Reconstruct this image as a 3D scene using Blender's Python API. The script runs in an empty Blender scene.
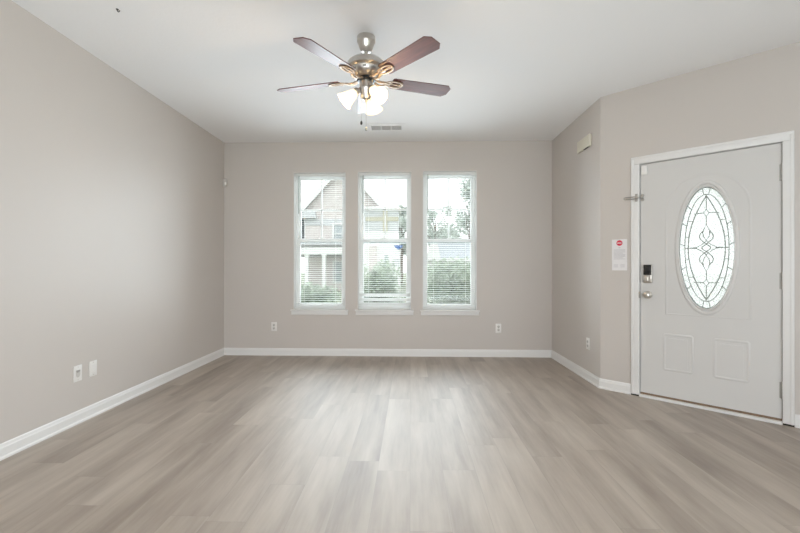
import bpy, bmesh, math, random
from mathutils import Vector, Matrix
C = bpy.context.scene.collection
R = math.radians
random.seed(7)

# ------------------------------------------------------------------ camera, sky, light, exposure
scene = bpy.context.scene
cd = bpy.data.cameras.new('camera'); cam = bpy.data.objects.new('camera', cd); C.objects.link(cam)
cd.sensor_width = 36.0; cd.lens = 402.23 / 800 * 36.0; cd.clip_start = 0.02; cd.clip_end = 400
_y, _p, _r = R(-1.5), R(0.136), R(-0.086)
cam.location = (0, 0, 1.132)
cam.matrix_world = (Matrix.Translation((0, 0, 1.132)) @ Matrix.Rotation(-_y, 4, 'Z')
                    @ Matrix.Rotation(R(90) + _p, 4, 'X') @ Matrix.Rotation(-_r, 4, 'Z'))
scene.camera = cam
world = bpy.data.worlds.new('overcast_sky'); scene.world = world; world.use_nodes = True
_bg = world.node_tree.nodes['Background']
_bg.inputs['Color'].default_value = (0.95, 0.98, 1.0, 1); _bg.inputs['Strength'].default_value = 2.05
scene.view_settings.view_transform = 'Standard'; scene.view_settings.look = 'None'
scene.view_settings.gamma = 1.0; scene.view_settings.use_curve_mapping = False
scene.view_settings.exposure = 0.94
scene.cycles.max_bounces = 12; scene.cycles.diffuse_bounces = 8; scene.cycles.transparent_max_bounces = 24
scene.cycles.sample_clamp_indirect = 6.0

# area lamps: three unseen fills added behind the viewer, then the front windows
def daylight(name, loc, rot, sx, sy, watts, col=(0.82, 0.905, 1.0)):
    l = bpy.data.lights.new(name, 'AREA'); l.shape = 'RECTANGLE'; l.size = sx; l.size_y = sy; l.energy = watts; l.color = col
    o = bpy.data.objects.new(name, l); C.objects.link(o); o.location = loc; o.rotation_euler = rot
    return o
daylight('rear_fill', (0.3, -3.72, 1.175), (R(90), 0, 0), 4.6, 2.35, 4)  # unseen fill lamp added in the rear opening
daylight('ceiling_fill', (0.3, -5.1, -0.05), (R(180), 0, 0), 5.4, 2.8, 360)  # unseen upward lamp, added to brighten the ceiling
daylight('side_fill', (3.33, -1.2, 1.45), (R(90), 0, R(90)), 3.0, 1.5, 4)  # unseen lamp added at the side opening to lift the left wall
for _wx in (-1.168, -0.334, 0.498):
    daylight('window_daylight', (_wx, 5.128, 1.475), (R(90), 0, R(180)), 0.64, 1.70, 5.0, (0.81, 0.92, 1.0)).data.spread = R(124)
    daylight('sky_through_blind', (_wx, 5.31, 1.475), (R(90), 0, R(180)), 0.66, 1.72, 11, (0.86, 0.94, 1.0))

# ------------------------------------------------------------------ materials
def mat(name, col, rough=0.6, metal=0.0, spec=0.5, bump=None, vary=None, emit=None):
    m = bpy.data.materials.new(name); m.use_nodes = True
    nt = m.node_tree; b = nt.nodes['Principled BSDF']
    b.inputs['Base Color'].default_value = (*col, 1); b.inputs['Roughness'].default_value = rough
    b.inputs['Metallic'].default_value = metal; b.inputs['Specular IOR Level'].default_value = spec
    tc = nt.nodes.new('ShaderNodeTexCoord')
    if vary:                                   # (scale, amount)
        n = nt.nodes.new('ShaderNodeTexNoise'); n.inputs['Scale'].default_value = vary[0]; n.inputs['Detail'].default_value = 4
        r = nt.nodes.new('ShaderNodeValToRGB')
        lo = [c * (1 - vary[1]) for c in col]; hi = [min(1, c * (1 + vary[1])) for c in col]
        r.color_ramp.elements[0].position = 0.3; r.color_ramp.elements[1].position = 0.7
        r.color_ramp.elements[0].color = (*lo, 1); r.color_ramp.elements[1].color = (*hi, 1)
        nt.links.new(tc.outputs['Object'], n.inputs['Vector']); nt.links.new(n.outputs['Fac'], r.inputs['Fac'])
        nt.links.new(r.outputs['Color'], b.inputs['Base Color'])
    if bump:                                   # (scale, strength, distance)
        n = nt.nodes.new('ShaderNodeTexNoise'); n.inputs['Scale'].default_value = bump[0]; n.inputs['Detail'].default_value = 5
        bp = nt.nodes.new('ShaderNodeBump'); bp.inputs['Strength'].default_value = bump[1]; bp.inputs['Distance'].default_value = bump[2]
        nt.links.new(tc.outputs['Object'], n.inputs['Vector']); nt.links.new(n.outputs['Fac'], bp.inputs['Height'])
        nt.links.new(bp.outputs['Normal'], b.inputs['Normal'])
    if emit:
        b.inputs['Emission Color'].default_value = (*emit[0], 1); b.inputs['Emission Strength'].default_value = emit[1]
    return m

def leafy(m):                                  # thin leaves let half the light through
    nt = m.node_tree; b = nt.nodes['Principled BSDF']; out = nt.nodes['Material Output']
    t = nt.nodes.new('ShaderNodeBsdfTranslucent'); x = nt.nodes.new('ShaderNodeMixShader'); x.inputs[0].default_value = 0.5
    nt.links.new(b.inputs['Base Color'].links[0].from_socket, t.inputs[0])
    nt.links.new(b.outputs[0], x.inputs[1]); nt.links.new(t.outputs[0], x.inputs[2]); nt.links.new(x.outputs[0], out.inputs['Surface'])
    return m

M = {}
M['wall'] = mat('wall_paint', (0.595, 0.56, 0.53), 0.42, spec=0.35, bump=(160, 0.08, 0.002), vary=(1.2, 0.012))
M['ceil'] = mat('ceiling_paint', (0.88, 0.885, 0.89), 0.9, spec=0.2, bump=(38, 0.22, 0.004))
M['trim'] = mat('white_trim_paint', (0.78, 0.78, 0.775), 0.35, vary=(3, 0.01))
M['door'] = mat('door_paint', (0.65, 0.645, 0.635), 0.4, vary=(2, 0.015))
M['vinyl'] = mat('white_vinyl', (0.86, 0.87, 0.865), 0.4, vary=(4, 0.01))
M['plastic'] = mat('white_plastic', (0.82, 0.81, 0.79), 0.35, vary=(20, 0.01))
M['socket'] = mat('socket_face', (0.60, 0.585, 0.56), 0.4, vary=(20, 0.02))
M['slot'] = mat('socket_slot', (0.05, 0.05, 0.05), 0.6, vary=(20, 0.02))
M['beige'] = mat('aged_beige_plastic', (0.68, 0.65, 0.55), 0.45, vary=(9, 0.03))
M['nickel'] = mat('brushed_nickel', (0.58, 0.55, 0.51), 0.28, 1.0, bump=(220, 0.06, 0.001), vary=(40, 0.05))
M['iron'] = mat('bronzed_nickel', (0.50, 0.39, 0.30), 0.42, 1.0, vary=(40, 0.06))
M['steel'] = mat('worn_steel', (0.42, 0.41, 0.39), 0.38, 1.0, vary=(40, 0.08))
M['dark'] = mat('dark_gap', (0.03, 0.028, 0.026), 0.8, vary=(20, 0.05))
M['black'] = mat('black_glossy_plastic', (0.012, 0.013, 0.013), 0.15, vary=(20, 0.05))
M['tan'] = mat('tan_weatherstrip', (0.22, 0.15, 0.10), 0.7, vary=(30, 0.15))
M['paper'] = mat('white_paper', (0.80, 0.79, 0.80), 0.8, vary=(30, 0.01))
M['ink'] = mat('grey_print', (0.50, 0.49, 0.52), 0.9, vary=(90, 0.05))
M['red'] = mat('red_print', (0.62, 0.03, 0.07), 0.6, vary=(30, 0.02))
M['came'] = mat('lead_came', (0.30, 0.33, 0.31), 0.4, 0.5, vary=(60, 0.1))
M['grille'] = mat('vent_grille_paint', (0.87, 0.87, 0.86), 0.5, vary=(20, 0.02))
M['siding'] = mat('pale_grey_siding', (0.55, 0.56, 0.57), 0.8, vary=(1.5, 0.05))
M['white_out'] = mat('white_exterior_paint', (0.76, 0.76, 0.75), 0.7, vary=(2, 0.02))
M['tan_out'] = mat('tan_exterior_trim', (0.50, 0.47, 0.36), 0.8, vary=(3, 0.05))
M['roof'] = mat('blue_grey_shingles', (0.37, 0.39, 0.41), 0.9, vary=(6, 0.15))
M['roof2'] = mat('weathered_grey_shingles', (0.44, 0.44, 0.45), 0.9, vary=(6, 0.15))
M['shutter'] = mat('dark_shutter_paint', (0.05, 0.055, 0.06), 0.6, vary=(8, 0.1))
M['pane_out'] = mat('distant_window_glass', (0.40, 0.44, 0.45), 0.1, vary=(2, 0.1))
M['bark'] = mat('tree_bark', (0.19, 0.15, 0.12), 0.9, vary=(8, 0.25))
M['leaf1'] = leafy(mat('shrub_leaves', (0.54, 0.60, 0.50), 0.6, vary=(9, 0.35)))
M['leaf2'] = leafy(mat('tree_leaves', (0.58, 0.62, 0.58), 0.6, vary=(2.5, 0.35)))
M['grass'] = mat('lawn_and_drive', (0.26, 0.28, 0.21), 0.95, vary=(0.5, 0.2))
M['blue'] = mat('blue_cap_paint', (0.05, 0.15, 0.42), 0.5, vary=(12, 0.05))

def N(nt, t, **kw):
    n = nt.nodes.new(t)
    for k, v in kw.items(): setattr(n, k, v)
    return n
def math_node(nt, op, a, b=None, c=None):
    n = N(nt, 'ShaderNodeMath', operation=op)
    for i, v in enumerate((a, b, c)):
        if v is None: continue
        if isinstance(v, (int, float)): n.inputs[i].default_value = v
        else: nt.links.new(v, n.inputs[i])
    return n.outputs[0]

def floor_mat():
    m = bpy.data.materials.new('vinyl_plank_floor'); m.use_nodes = True; nt = m.node_tree; b = nt.nodes['Principled BSDF']
    tc = N(nt, 'ShaderNodeTexCoord'); sp = N(nt, 'ShaderNodeSeparateXYZ'); nt.links.new(tc.outputs['Object'], sp.inputs[0])
    X, Y = sp.outputs[0], sp.outputs[1]
    W, L = 0.182, 1.22
    u = math_node(nt, 'DIVIDE', X, W); row = math_node(nt, 'FLOOR', u); fu = math_node(nt, 'FRACT', u)
    wn = N(nt, 'ShaderNodeTexWhiteNoise', noise_dimensions='1D'); nt.links.new(row, wn.inputs['W'])
    v = math_node(nt, 'ADD', math_node(nt, 'DIVIDE', Y, L), wn.outputs['Value'])
    col = math_node(nt, 'FLOOR', v); fv = math_node(nt, 'FRACT', v)
    cb = N(nt, 'ShaderNodeCombineXYZ'); nt.links.new(row, cb.inputs[0]); nt.links.new(col, cb.inputs[1])
    wn2 = N(nt, 'ShaderNodeTexWhiteNoise', noise_dimensions='2D'); nt.links.new(cb.outputs[0], wn2.inputs['Vector'])
    pid = wn2.outputs['Value']
    # grain, stretched along the plank and shifted per plank
    gv = N(nt, 'ShaderNodeCombineXYZ')
    nt.links.new(math_node(nt, 'ADD', math_node(nt, 'MULTIPLY', X, 9.0), math_node(nt, 'MULTIPLY', pid, 40.0)), gv.inputs[0])
    nt.links.new(math_node(nt, 'MULTIPLY', Y, 1.15), gv.inputs[1]); nt.links.new(math_node(nt, 'MULTIPLY', pid, 17.0), gv.inputs[2])
    n1 = N(nt, 'ShaderNodeTexNoise'); n1.inputs['Scale'].default_value = 1.0; n1.inputs['Detail'].default_value = 5; n1.inputs['Roughness'].default_value = 0.55
    nt.links.new(gv.outputs[0], n1.inputs['Vector'])
    gv2 = N(nt, 'ShaderNodeVectorMath', operation='MULTIPLY'); nt.links.new(gv.outputs[0], gv2.inputs[0]); gv2.inputs[1].default_value = (9, 3, 1)
    n2 = N(nt, 'ShaderNodeTexNoise'); n2.inputs['Scale'].default_value = 1.0; n2.inputs['Detail'].default_value = 3
    nt.links.new(gv2.outputs[0], n2.inputs['Vector'])
    f = math_node(nt, 'ADD', math_node(nt, 'MULTIPLY', pid, 0.15), math_node(nt, 'MULTIPLY', n1.outputs['Fac'], 0.78))
    f = math_node(nt, 'ADD', f, math_node(nt, 'MULTIPLY', n2.outputs['Fac'], 0.12))
    cr = N(nt, 'ShaderNodeValToRGB'); nt.links.new(f, cr.inputs['Fac'])
    e = cr.color_ramp.elements
    e[0].position = 0.30; e[0].color = (0.195, 0.150, 0.114, 1)
    e[1].position = 0.74; e[1].color = (0.455, 0.394, 0.330, 1)
    k = cr.color_ramp.elements.new(0.5); k.color = (0.318, 0.261, 0.211, 1)
    # seams
    eu = math_node(nt, 'MINIMUM', fu, math_node(nt, 'SUBTRACT', 1.0, fu)); ev = math_node(nt, 'MINIMUM', fv, math_node(nt, 'SUBTRACT', 1.0, fv))
    su = math_node(nt, 'LESS_THAN', eu, 0.0045); sv = math_node(nt, 'LESS_THAN', ev, 0.0008)
    seam = math_node(nt, 'MAXIMUM', su, sv)
    mx = N(nt, 'ShaderNodeMix', data_type='RGBA'); nt.links.new(math_node(nt, 'MULTIPLY', seam, 0.35), mx.inputs['Factor'])
    nt.links.new(cr.outputs['Color'], mx.inputs['A']); mx.inputs['B'].default_value = (0.12, 0.10, 0.085, 1)
    nt.links.new(mx.outputs['Result'], b.inputs['Base Color'])
    b.inputs['Roughness'].default_value = 0.6; b.inputs['Specular IOR Level'].default_value = 1.0
    b.inputs['Coat Weight'].default_value = 1.0; b.inputs['Coat Roughness'].default_value = 0.54
    bp = N(nt, 'ShaderNodeBump'); bp.inputs['Strength'].default_value = 0.10; bp.inputs['Distance'].default_value = 0.001
    nt.links.new(n2.outputs['Fac'], bp.inputs['Height']); nt.links.new(bp.outputs['Normal'], b.inputs['Normal'])
    return m
M['floor'] = floor_mat()

def brick_mat():
    m = bpy.data.materials.new('pale_brick'); m.use_nodes = True; nt = m.node_tree; b = nt.nodes['Principled BSDF']
    tc = N(nt, 'ShaderNodeTexCoord'); mp = N(nt, 'ShaderNodeMapping'); mp.inputs['Rotation'].default_value = (R(90), 0, 0)
    br = N(nt, 'ShaderNodeTexBrick'); br.inputs['Scale'].default_value = 1.0
    br.inputs['Brick Width'].default_value = 0.3; br.inputs['Row Height'].default_value = 0.1; br.inputs['Mortar Size'].default_value = 0.012
    br.inputs['Color1'].default_value = (0.56, 0.49, 0.47, 1); br.inputs['Color2'].default_value = (0.64, 0.58, 0.56, 1); br.inputs['Mortar'].default_value = (0.70, 0.68, 0.66, 1)
    nt.links.new(tc.outputs['Object'], mp.inputs[0]); nt.links.new(mp.outputs[0], br.inputs['Vector'])
    nt.links.new(br.outputs['Color'], b.inputs['Base Color']); b.inputs['Roughness'].default_value = 0.9
    return m
M['brick'] = brick_mat()

def glass_mat(name, rough=0.0, frost=0.0, bump=0.0, tint=(0.74, 0.755, 0.75)):
    m = bpy.data.materials.new(name); m.use_nodes = True; nt = m.node_tree; nt.nodes.remove(nt.nodes['Principled BSDF'])
    out = nt.nodes['Material Output']
    tr = N(nt, 'ShaderNodeBsdfTransparent'); tr.inputs[0].default_value = (*tint, 1)
    gl = N(nt, 'ShaderNodeBsdfGlossy'); gl.inputs['Roughness'].default_value = 0.02 + rough
    fr = N(nt, 'ShaderNodeFresnel'); fr.inputs['IOR'].default_value = 1.25
    mx = N(nt, 'ShaderNodeMixShader'); nt.links.new(fr.outputs[0], mx.inputs[0]); nt.links.new(tr.outputs[0], mx.inputs[1]); nt.links.new(gl.outputs[0], mx.inputs[2])
    last = mx.outputs[0]
    if frost:
        tl = N(nt, 'ShaderNodeBsdfTranslucent'); tl.inputs[0].default_value = (0.83, 0.85, 0.85, 1)
        vo = N(nt, 'ShaderNodeTexVoronoi'); vo.inputs['Scale'].default_value = 90
        tc = N(nt, 'ShaderNodeTexCoord'); nt.links.new(tc.outputs['Object'], vo.inputs['Vector'])
        bp = N(nt, 'ShaderNodeBump'); bp.inputs['Strength'].default_value = 0.9; bp.inputs['Distance'].default_value = 0.01
        nt.links.new(vo.outputs['Distance'], bp.inputs['Height']); nt.links.new(bp.outputs['Normal'], tl.inputs['Normal']); nt.links.new(bp.outputs['Normal'], gl.inputs['Normal'])
        rp = N(nt, 'ShaderNodeMapRange'); nt.links.new(vo.outputs['Distance'], rp.inputs[0]); rp.inputs[1].default_value = 0.1; rp.inputs[2].default_value = 0.7
        rp.inputs[3].default_value = frost - 0.25; rp.inputs[4].default_value = min(1, frost + 0.2)
        m2 = N(nt, 'ShaderNodeMixShader'); nt.links.new(rp.outputs[0], m2.inputs[0]); nt.links.new(last, m2.inputs[1]); nt.links.new(tl.outputs[0], m2.inputs[2])
        last = m2.outputs[0]
    nt.links.new(last, out.inputs['Surface'])
    return m
M['glass'] = glass_mat('clear_window_glass')
M['frost'] = glass_mat('textured_door_glass', 0.1, 0.62, tint=(0.70, 0.715, 0.715))

def slat_mat():
    m = bpy.data.materials.new('white_blind_slat'); m.use_nodes = True; nt = m.node_tree; b = nt.nodes['Principled BSDF']; out = nt.nodes['Material Output']
    b.inputs['Base Color'].default_value = (0.86, 0.87, 0.86, 1); b.inputs['Roughness'].default_value = 0.4
    tl = N(nt, 'ShaderNodeBsdfTranslucent'); tl.inputs[0].default_value = (0.85, 0.87, 0.86, 1)
    mx = N(nt, 'ShaderNodeMixShader'); mx.inputs[0].default_value = 0.25
    nt.links.new(b.outputs[0], mx.inputs[1]); nt.links.new(tl.outputs[0], mx.inputs[2]); nt.links.new(mx.outputs[0], out.inputs['Surface'])
    return m
M['slat'] = slat_mat()

def shade_mat():
    m = bpy.data.materials.new('lit_opal_glass'); m.use_nodes = True; nt = m.node_tree; b = nt.nodes['Principled BSDF']; out = nt.nodes['Material Output']
    b.inputs['Base Color'].default_value = (0.9, 0.87, 0.80, 1); b.inputs['Roughness'].default_value = 0.25
    b.inputs['Emission Color'].default_value = (1.0, 0.86, 0.62, 1); b.inputs['Emission Strength'].default_value = 0.15
    tl = N(nt, 'ShaderNodeBsdfTranslucent'); tl.inputs[0].default_value = (1, 0.95, 0.85, 1)
    mx = N(nt, 'ShaderNodeMixShader'); mx.inputs[0].default_value = 0.45
    nt.links.new(b.outputs[0], mx.inputs[1]); nt.links.new(tl.outputs[0], mx.inputs[2]); nt.links.new(mx.outputs[0], out.inputs['Surface'])
    return m
M['shade'] = shade_mat()
M['bulb'] = mat('lit_bulb', (1, 0.9, 0.75), 0.3, emit=((1.0, 0.86, 0.62), 3.0))

def wood_mat():
    m = bpy.data.materials.new('mahogany_blade'); m.use_nodes = True; nt = m.node_tree; b = nt.nodes['Principled BSDF']
    tc = N(nt, 'ShaderNodeTexCoord'); mp = N(nt, 'ShaderNodeMapping'); mp.inputs['Scale'].default_value = (3, 45, 3)
    n = N(nt, 'ShaderNodeTexNoise'); n.inputs['Scale'].default_value = 1.5; n.inputs['Detail'].default_value = 6
    r = N(nt, 'ShaderNodeValToRGB'); r.color_ramp.elements[0].position = 0.3; r.color_ramp.elements[1].position = 0.75
    r.color_ramp.elements[0].color = (0.085, 0.022, 0.018, 1); r.color_ramp.elements[1].color = (0.17, 0.05, 0.035, 1)
    nt.links.new(tc.outputs['Object'], mp.inputs[0]); nt.links.new(mp.outputs[0], n.inputs['Vector']); nt.links.new(n.outputs['Fac'], r.inputs['Fac'])
    nt.links.new(r.outputs['Color'], b.inputs['Base Color']); b.inputs['Roughness'].default_value = 0.38
    b.inputs['Coat Weight'].default_value = 0.2; b.inputs['Coat Roughness'].default_value = 0.28
    return m
M['wood'] = wood_mat()

# ------------------------------------------------------------------ mesh helpers
class MB:
    def __init__(self): self.bm = bmesh.new()
    def box(self, x0, x1, y0, y1, z0, z1, bev=0.0, seg=2, mtx=None):
        t = bmesh.new(); bmesh.ops.create_cube(t, size=1.0)
        for v in t.verts: v.co = Vector(((x0 + x1) / 2 + v.co.x * (x1 - x0), (y0 + y1) / 2 + v.co.y * (y1 - y0), (z0 + z1) / 2 + v.co.z * (z1 - z0)))
        if bev: bmesh.ops.bevel(t, geom=t.edges[:], offset=bev, segments=seg, profile=0.5, affect='EDGES')
        return self._merge(t, mtx)
    def _merge(self, t, mtx=None):
        if mtx is not None: bmesh.ops.transform(t, matrix=mtx, verts=t.verts)
        me = bpy.data.meshes.new('tmp'); t.to_mesh(me); t.free(); self.bm.from_mesh(me); bpy.data.meshes.remove(me); return self
    def prism(self, pts, y0, y1, axis='y', mtx=None, bev=0.0):
        """pts: 2-D outline extruded along an axis ('y': pts are x,z; 'z': x,y; 'x': y,z)"""
        t = bmesh.new()
        def P(a, b, c): return {'y': (a, c, b), 'z': (a, b, c), 'x': (c, a, b)}[axis]
        lo = [t.verts.new(P(a, b, y0)) for a, b in pts]; hi = [t.verts.new(P(a, b, y1)) for a, b in pts]
        t.faces.new(lo); t.faces.new(hi[::-1]); n = len(pts)
        for i in range(n): t.faces.new((lo[i], hi[i], hi[(i + 1) % n], lo[(i + 1) % n]))
        bmesh.ops.recalc_face_normals(t, faces=t.faces)
        if bev: bmesh.ops.bevel(t, geom=t.edges[:], offset=bev, segments=2, affect='EDGES')
        return self._merge(t, mtx)
    def tube(self, path, r, n=8, closed=False, flat=None, mtx=None, cap=True):
        """flat=(axis Vector, factor) squashes the section along an axis"""
        t = bmesh.new(); P = [Vector(p) for p in path]; k = len(P); rings = []
        up0 = None
        for i, p in enumerate(P):
            a = P[i - 1] if (i > 0 or closed) else P[i]; b = P[(i + 1) % k] if (i < k - 1 or closed) else P[i]
            d = (b - a).normalized()
            if up0 is None:
                up0 = Vector((0, 0, 1)) if abs(d.z) < 0.9 else Vector((1, 0, 0))
                if flat: up0 = Vector(flat[0]) if abs(d.dot(Vector(flat[0]))) < 0.95 else up0
            s = d.cross(up0).normalized(); u = s.cross(d).normalized(); up0 = u
            rr = r[i] if isinstance(r, (list, tuple)) else r
            ring = []
            for j in range(n):
                an = 2 * math.pi * j / n; o = s * math.cos(an) * rr + u * math.sin(an) * rr
                if flat:
                    fa = Vector(flat[0]).normalized(); o -= fa * o.dot(fa) * (1 - flat[1])
                ring.append(t.verts.new(p + o))
            rings.append(ring)
        for i in range(k if closed else k - 1):
            A, B = rings[i], rings[(i + 1) % k]
            for j in range(n): t.faces.new((A[j], A[(j + 1) % n], B[(j + 1) % n], B[j]))
        if not closed and cap: t.faces.new(rings[0][::-1]); t.faces.new(rings[-1])
        bmesh.ops.recalc_face_normals(t, faces=t.faces)
        return self._merge(t, mtx)
    def lathe(self, prof, n=32, mtx=None, caps=True):
        """prof: (radius, z) list turned about the z axis"""
        t = bmesh.new(); rings = []
        for r, z in prof: rings.append([t.verts.new((r * math.cos(2 * math.pi * j / n), r * math.sin(2 * math.pi * j / n), z)) for j in range(n)])
        for A, B in zip(rings, rings[1:]):
            for j in range(n): t.faces.new((A[j], A[(j + 1) % n], B[(j + 1) % n], B[j]))
        if caps: t.faces.new(rings[0][::-1]); t.faces.new(rings[-1])
        bmesh.ops.recalc_face_normals(t, faces=t.faces)
        return self._merge(t, mtx)
    def build(self, name, m, parent=None, smooth=False, loc=None, rot=None):
        me = bpy.data.meshes.new(name); self.bm.to_mesh(me); self.bm.free()
        me.materials.append(m)
        if smooth:
            for p in me.polygons: p.use_smooth = True
            me.set_sharp_from_angle(angle=R(38))
        o = bpy.data.objects.new(name, me); C.objects.link(o)
        if parent: o.parent = parent
        if loc is not None: o.location = loc
        if rot is not None: o.rotation_euler = rot
        return o

def tag(o, label=None, cat=None, group=None, kind=None):
    if label: o['label'] = label
    if cat: o['category'] = cat
    if group: o['group'] = group
    if kind: o['kind'] = kind
    return o
def empty(name, loc=(0, 0, 0), rz=0.0):
    o = bpy.data.objects.new(name, None); C.objects.link(o); o.location = loc; o.rotation_euler = (0, 0, rz); o.empty_display_size = 0.1
    return o
def copy_tree(o, parent=None):
    c = o.copy(); C.objects.link(c)
    if parent: c.parent = parent
    for ch in list(o.children): copy_tree(ch, c)
    return c
def struct(o): o['kind'] = 'structure'; return o

# ------------------------------------------------------------------ the room (metres; the camera stands over the origin)
XL, YB, XR, YC, H = -2.409, 5.135, 1.788, 3.836, 2.74
PHI = R(43.05); DX, DY = math.cos(PHI), -math.sin(PHI); NX, NY = math.sin(PHI), math.cos(PHI)
T_END = 1.95; YR = -3.6; TH = 0.16
XE, YE = XR + DX * T_END, YC + DY * T_END
def DW(t, off): return (XR + DX * t + NX * off, YC + DY * t + NY * off)

struct(MB().box(XL - TH, XE + TH, YR - TH, YB + TH, -0.14, 0.0).build('floor', M['floor']))
struct(MB().box(XL - TH, XE + TH, YR - TH, YB + TH, H, H + 0.16).build('ceiling', M['ceil']))
struct(MB().box(XL - TH, XL, YR - TH, YB + TH, 0, H).build('wall_left', M['wall']))
WIN = [(-1.503, -0.832, 0.592, 2.350), (-0.675, 0.008, 0.592, 2.356), (0.155, 0.841, 0.592, 2.362)]
mb = MB(); xs = [XL] + [v for w in WIN for v in w[:2]] + [XR + TH]
for i in range(0, len(xs), 2): mb.box(xs[i], xs[i + 1], YB, YB + TH, 0, H)
for x0, x1, z0, z1 in WIN: mb.box(x0, x1, YB, YB + TH, 0, z0 - 0.02); mb.box(x0, x1, YB, YB + TH, z1, H)
struct(mb.build('wall_back', M['wall']))
a, b_ = DW(0, TH)[0], DW(0, TH)[1]
struct(MB().prism([(XR, YC), (XR + TH, YC + 0.064), (XR + TH, YB), (XR, YB)], 0, H, 'z').build('wall_right', M['wall']))
D0, D1, DZ = 0.318, 1.250, 2.056        # rough opening of the entry door along the angled wall
ROT = Matrix.Translation((XR, YC, 0)) @ Matrix.Rotation(-PHI, 4, 'Z')
mb = MB()
mb.prism([(0, 0), (D0, 0), (D0, TH), (-0.062, TH)], 0, H, 'z', mtx=ROT)
mb.box(D1, T_END + 0.06, 0, TH, 0, H, mtx=ROT); mb.box(D0, D1, 0, TH, DZ, H, mtx=ROT)
struct(mb.build('wall_entry', M['wall']))
mb = MB(); mb.box(XE, XE + TH, YR - TH, -2.7, 0, H); mb.box(XE, XE + TH, 0.3, YE, 0, H); mb.box(XE, XE + TH, -2.7, 0.3, 0, 0.7); mb.box(XE, XE + TH, -2.7, 0.3, 2.2, H)  # opening added out of view to light the left wall
struct(mb.build('wall_side', M['wall']))
# rear wall behind the viewer with a wide opening put in to let the day in
OX0, OX1, OZ1 = -2.0, 2.6, 2.35
mb = MB(); mb.box(XL, OX0, YR - TH, YR, 0, H); mb.box(OX1, XE, YR - TH, YR, 0, H); mb.box(OX0, OX1, YR - TH, YR, OZ1, H)
struct(mb.build('wall_rear', M['wall']))

# baseboards: a profile with a stepped lip and a shoe, run along each wall
BP = [(0, 0), (0.020, 0), (0.020, 0.012), (0.0145, 0.020), (0.0135, 0.066), (0.0105, 0.074), (0.008, 0.086), (0.004, 0.092), (0, 0.092)]
def baseboard(name, p0, p1, nrm):
    """runs p0 -> p1 on plan, nrm points into the room"""
    p0, p1, nrm = Vector((*p0, 0)), Vector((*p1, 0)), Vector((*nrm, 0))
    t = bmesh.new(); A = [t.verts.new(p0 + nrm * d + Vector((0, 0, z))) for d, z in BP]; B = [t.verts.new(p1 + nrm * d + Vector((0, 0, z))) for d, z in BP]
    n = len(BP); t.faces.new(A); t.faces.new(B[::-1])
    for i in range(n): t.faces.new((A[i], B[i], B[(i + 1) % n], A[(i + 1) % n]))
    bmesh.ops.recalc_face_normals(t, faces=t.faces)
    m = MB(); m._merge(t); return struct(m.build(name, M['trim']))
baseboard('baseboard_left', (XL, YR), (XL, YB), (1, 0))
baseboard('baseboard_back', (XL, YB), (XR, YB), (0, -1))
baseboard('baseboard_right', (XR, YB), (XR, YC + 0.0), (-1, 0))
baseboard('baseboard_entry', DW(-0.008, 0), DW(0.259, 0), (-NX, -NY))
baseboard('baseboard_side', DW(1.306, 0), DW(T_END, 0), (-NX, -NY))

# ------------------------------------------------------------------ windows with sashes, glass, muntins and sill
def window(n, x0, x1, z0, z1):
    w = struct(empty('window_%d' % n, ((x0 + x1) / 2, YB, z0))); hw = (x1 - x0) / 2; h = z1 - z0; zm = 1.474 - z0
    f = MB()                                                      # vinyl frame at the back of the opening
    for s in (-1, 1): f.box(min(s * hw, s * (hw - 0.034)), max(s * hw, s * (hw - 0.034)), 0.075, 0.155, 0, h, 0.002)
    f.box(-hw + 0.034, hw - 0.034, 0.075, 0.155, h - 0.036, h, 0.002); f.box(-hw + 0.034, hw - 0.034, 0.075, 0.155, -0.02, 0.035, 0.002)
    f.build('window_frame', M['vinyl'], w)
    def sash(name, za, zb, ya, yb, grid):
        i = hw - 0.030; s = MB(); st = 0.034
        for q in (-1, 1): s.box(min(q * i, q * (i - st)), max(q * i, q * (i - st)), ya, yb, za, zb, 0.003)
        s.box(-i + st, i - st, ya, yb, za, za + 0.040, 0.003); s.box(-i + st, i - st, ya, yb, zb - 0.040, zb, 0.003)
        o = s.build(name, M['vinyl'], w)
        ym = (ya + yb) / 2
        MB().box(-i + 0.02, i - 0.02, ym - 0.002, ym + 0.002, za + 0.02, zb - 0.02).build('glass_pane', M['glass'], o)
        if grid:
            g = MB(); zc = (za + zb) / 2
            g.box(-0.009, 0.009, ym - 0.008, ym + 0.008, za + 0.03, zb - 0.03, 0.002); g.box(-i + 0.03, i - 0.03, ym - 0.008, ym + 0.008, zc - 0.009, zc + 0.009, 0.002)
            g.build('muntin', M['vinyl'], o)
        return o
    sash('upper_sash', zm - 0.028, h - 0.030, 0.118, 0.146, True)
    sash('lower_sash', 0.030, zm + 0.030, 0.084, 0.112, False)
    l = MB(); l.box(-0.03, 0.03, 0.072, 0.090, zm + 0.028, zm + 0.042, 0.003); l.build('sash_lock', M['vinyl'], w)
    # white return liner around the opening and the stool with its apron
    r = MB(); e = 0.006
    for q in (-1, 1): r.box(min(q * hw, q * (hw - e)), max(q * hw, q * (hw - e)), -0.002, 0.08, 0, h)
    r.box(-hw + e, hw - e, 0.0, 0.08, h - e, h); r.build('window_jamb', M['trim'], w)
    s = MB(); s.box(-hw - 0.033, hw + 0.036, -0.034, 0.0, -0.020, 0.0, 0.005); s.box(-hw, hw, -0.0005, 0.074, -0.020, -0.0003)
    s.build('window_sill', M['trim'], w, smooth=True)
    p = MB(); p.box(-hw - 0.026, hw + 0.030, -0.016, 0.0, -0.068, -0.018, 0.004); p.build('sill_apron', M['trim'], w, smooth=True)
    return w
for i, (x0, x1, z0, z1) in enumerate(WIN): window(i + 1, x0, x1, z0, z1)

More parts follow.
